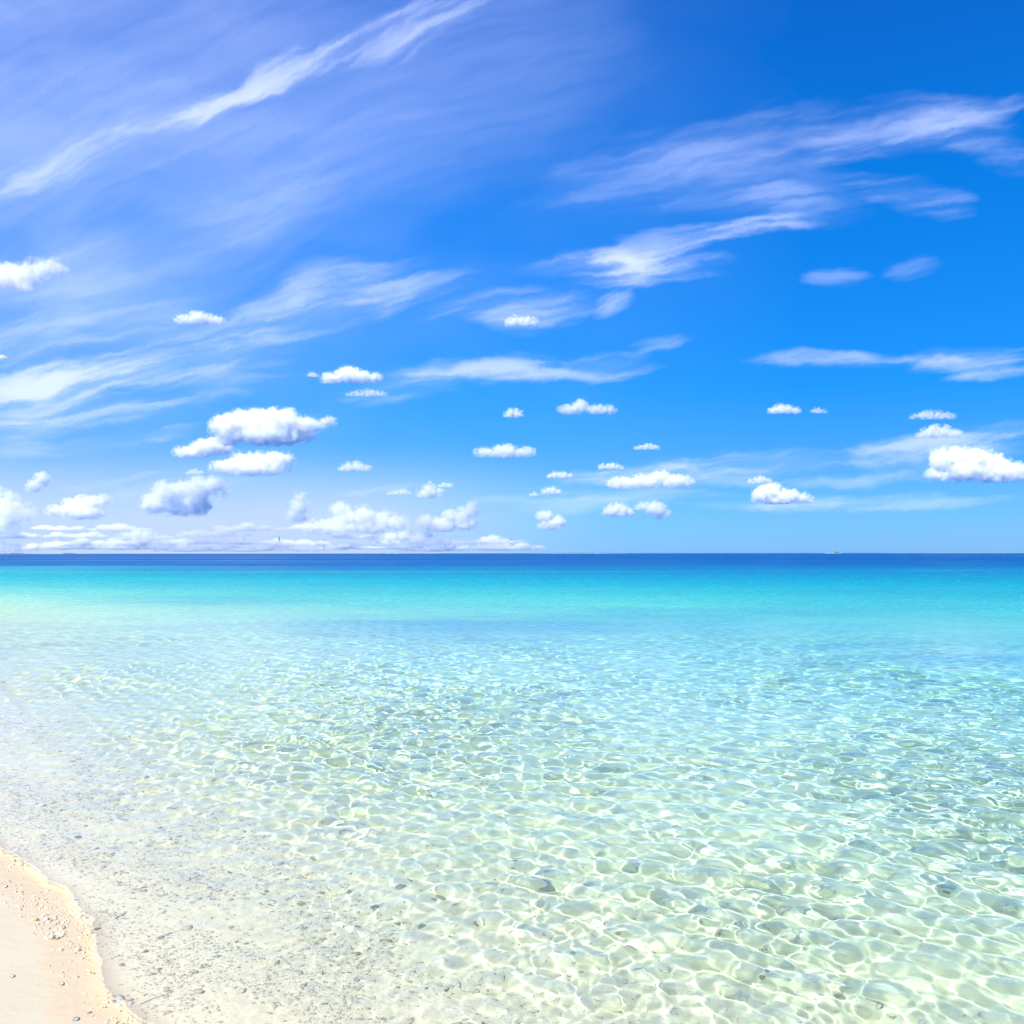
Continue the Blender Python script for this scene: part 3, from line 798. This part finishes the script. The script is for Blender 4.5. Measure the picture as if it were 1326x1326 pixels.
def hull(bm, L, W, h0, h1, flare=.75):
    """A boat hull: stations from stern to bow, sharp at the bow."""
    st = []
    for i in range(9):
        f = i / 8; xx = (f - .5) * L; half = W / 2 * (1 - max(0, f - .45) ** 2 / .3025) if f < 1 else .02
        sheer = h1 + (f ** 2) * h1 * .5
        st.append([bm.verts.new(c) for c in ((xx, -half, sheer), (xx, -half * flare, h0 * .3), (xx, 0, h0), (xx, half * flare, h0 * .3), (xx, half, sheer))])
    for a, b in zip(st, st[1:]):
        for k in range(4): bm.faces.new((a[k], a[k + 1], b[k + 1], b[k]))
        bm.faces.new((a[4], a[0], b[0], b[4]))
    bm.faces.new(st[0]); bm.faces.new(st[-1][::-1])
    bmesh.ops.recalc_face_normals(bm, faces=bm.faces)


def block(bm, x, y, z, sx, sy, sz, taper=1.):
    n0 = len(bm.verts); bmesh.ops.create_cube(bm, size=1); bm.verts.ensure_lookup_table()
    for v in bm.verts[n0:]:
        k = taper if v.co.z > 0 else 1
        v.co = Vector((x + v.co.x * sx * k, y + v.co.y * sy * k, z + v.co.z * sz))


def spindle(bm, length, radius, nose=.35, sides=12, squash=1., base=(0, 0, 0)):
    rings = []
    for i in range(11):
        f = i / 10
        r = radius * (max(0., 1 - ((nose - f) / nose) ** 2) ** .5 if f < nose else max(0., 1 - ((f - nose) / (1 - nose)) ** 1.6)) + .01 * radius
        rings.append([bm.verts.new((base[0] + (f - .5) * length, base[1] + math.cos(a) * r, base[2] + math.sin(a) * r * squash)) for a in [k * 2 * math.pi / sides for k in range(sides)]])
    for a, b in zip(rings, rings[1:]):
        for k in range(sides): bm.faces.new((a[k], a[(k + 1) % sides], b[(k + 1) % sides], b[k])).smooth = True
    bm.faces.new(rings[0][::-1]); bm.faces.new(rings[-1])


D = 3000.
boat = bpy.data.objects.new('motor_boat', None); COL.objects.link(boat); boat.location = (far_point(1180, D), D, .15); boat.rotation_euler = (0, 0, R(14))
bm = bmesh.new(); hull(bm, 9.5, 2.8, -.4, 1.1); link('hull', bm, NAVY, boat)
bm = bmesh.new(); block(bm, -.6, 0, 1.9, 3.4, 2.0, 1.7, .85); cab = link('cabin', bm, WHITE, boat)
bm = bmesh.new(); block(bm, 1.0, 0, 2.2, .12, 1.6, .7, .9); link('windscreen', bm, GLASS, cab)
bm = bmesh.new(); block(bm, -1.2, 0, 3.3, 5.2, 2.4, .18); link('roof', bm, NAVY, boat)
bm = bmesh.new(); block(bm, -4.9, 0, .9, .6, .7, 1.3, .8); link('outboard_motor', bm, NAVY, boat)
boat['label'] = 'small dark motor boat on the horizon toward the right'; boat['category'] = 'boat'

D = 2400.; k = D / FPX
plane = bpy.data.objects.new('seaplane', None); COL.objects.link(plane)
plane.location = (far_point(663, D), D, (HY - 698) * k + H); plane.rotation_euler = (0, 0, R(-62))
bm = bmesh.new(); spindle(bm, 15.8, 1.0, .3); fus = link('fuselage', bm, WHITE, plane)
bm = bmesh.new(); block(bm, -6.0, 0, .45, 1.0, 1.3, .55, .8); link('cockpit_window', bm, GLASS, fus)
bm = bmesh.new(); block(bm, -.8, 0, 1.15, 2.0, 19.8, .28); link('wing', bm, WHITE, plane)
bm = bmesh.new(); block(bm, 7.0, 0, 1.9, 1.7, .2, 3.4, .7); link('tail_fin', bm, WHITE, plane)
bm = bmesh.new(); block(bm, 7.3, 0, 2.4, 1.4, 6.2, .18); link('tailplane', bm, WHITE, plane)
for sgn in (-1, 1):
    bm = bmesh.new(); spindle(bm, 3.4, .55, .35, base=(-1.2, sgn * 2.8, .95)); eng = link('engine', bm, NAVY, plane)
    bm = bmesh.new(); block(bm, -3.0, sgn * 2.8, .95, .08, .22, 2.5); block(bm, -3.0, sgn * 2.8, .95, .08, 2.5, .22); link('propeller', bm, NAVY, eng)
    bm = bmesh.new(); spindle(bm, 9.4, .62, .3, base=(-.8, sgn * 1.6, -2.1)); fl = link('float', bm, NAVY, plane)
    for sx in (-2.4, 1.2):
        bm = bmesh.new(); block(bm, sx, sgn * 1.4, -1.1, .16, .16, 1.8); link('strut', bm, NAVY, fl)
plane['label'] = 'white seaplane with dark floats flying low over the middle horizon'; plane['category'] = 'seaplane'

D = 130.; k = D / FPX
bm = bmesh.new(); spindle(bm, .46, .055, .3, 10)
for sgn in (-1, 1):                                   # long angled wings, one raised and one lowered as the bird banks
    pr_ = [(-.06, .03), (-.14, .26), (-.02, .52), (.10, .50), (.02, .24), (.10, .03)]
    up = [bm.verts.new((a, sgn * b, .025 + .05 * b)) for a, b in pr_]; dn = [bm.verts.new((a, sgn * b, .005 + .05 * b)) for a, b in pr_]
    bm.faces.new(up); bm.faces.new(dn[::-1])
    for i in range(6): bm.faces.new((up[i], dn[i], dn[(i + 1) % 6], up[(i + 1) % 6]))
bmesh.ops.recalc_face_normals(bm, faces=bm.faces)
bird = link('bird', bm, paint('dark_feathers', (.06, .09, .09), .8))
bird.location = (far_point(361.5, D), D, (HY - 697.5) * k + H); bird.rotation_euler = (R(78), R(6), R(66))
bird.scale = (.8, .62, .8)
bird['label'] = 'dark bird banking with wings up and down over the left part of the horizon'; bird['category'] = 'bird'
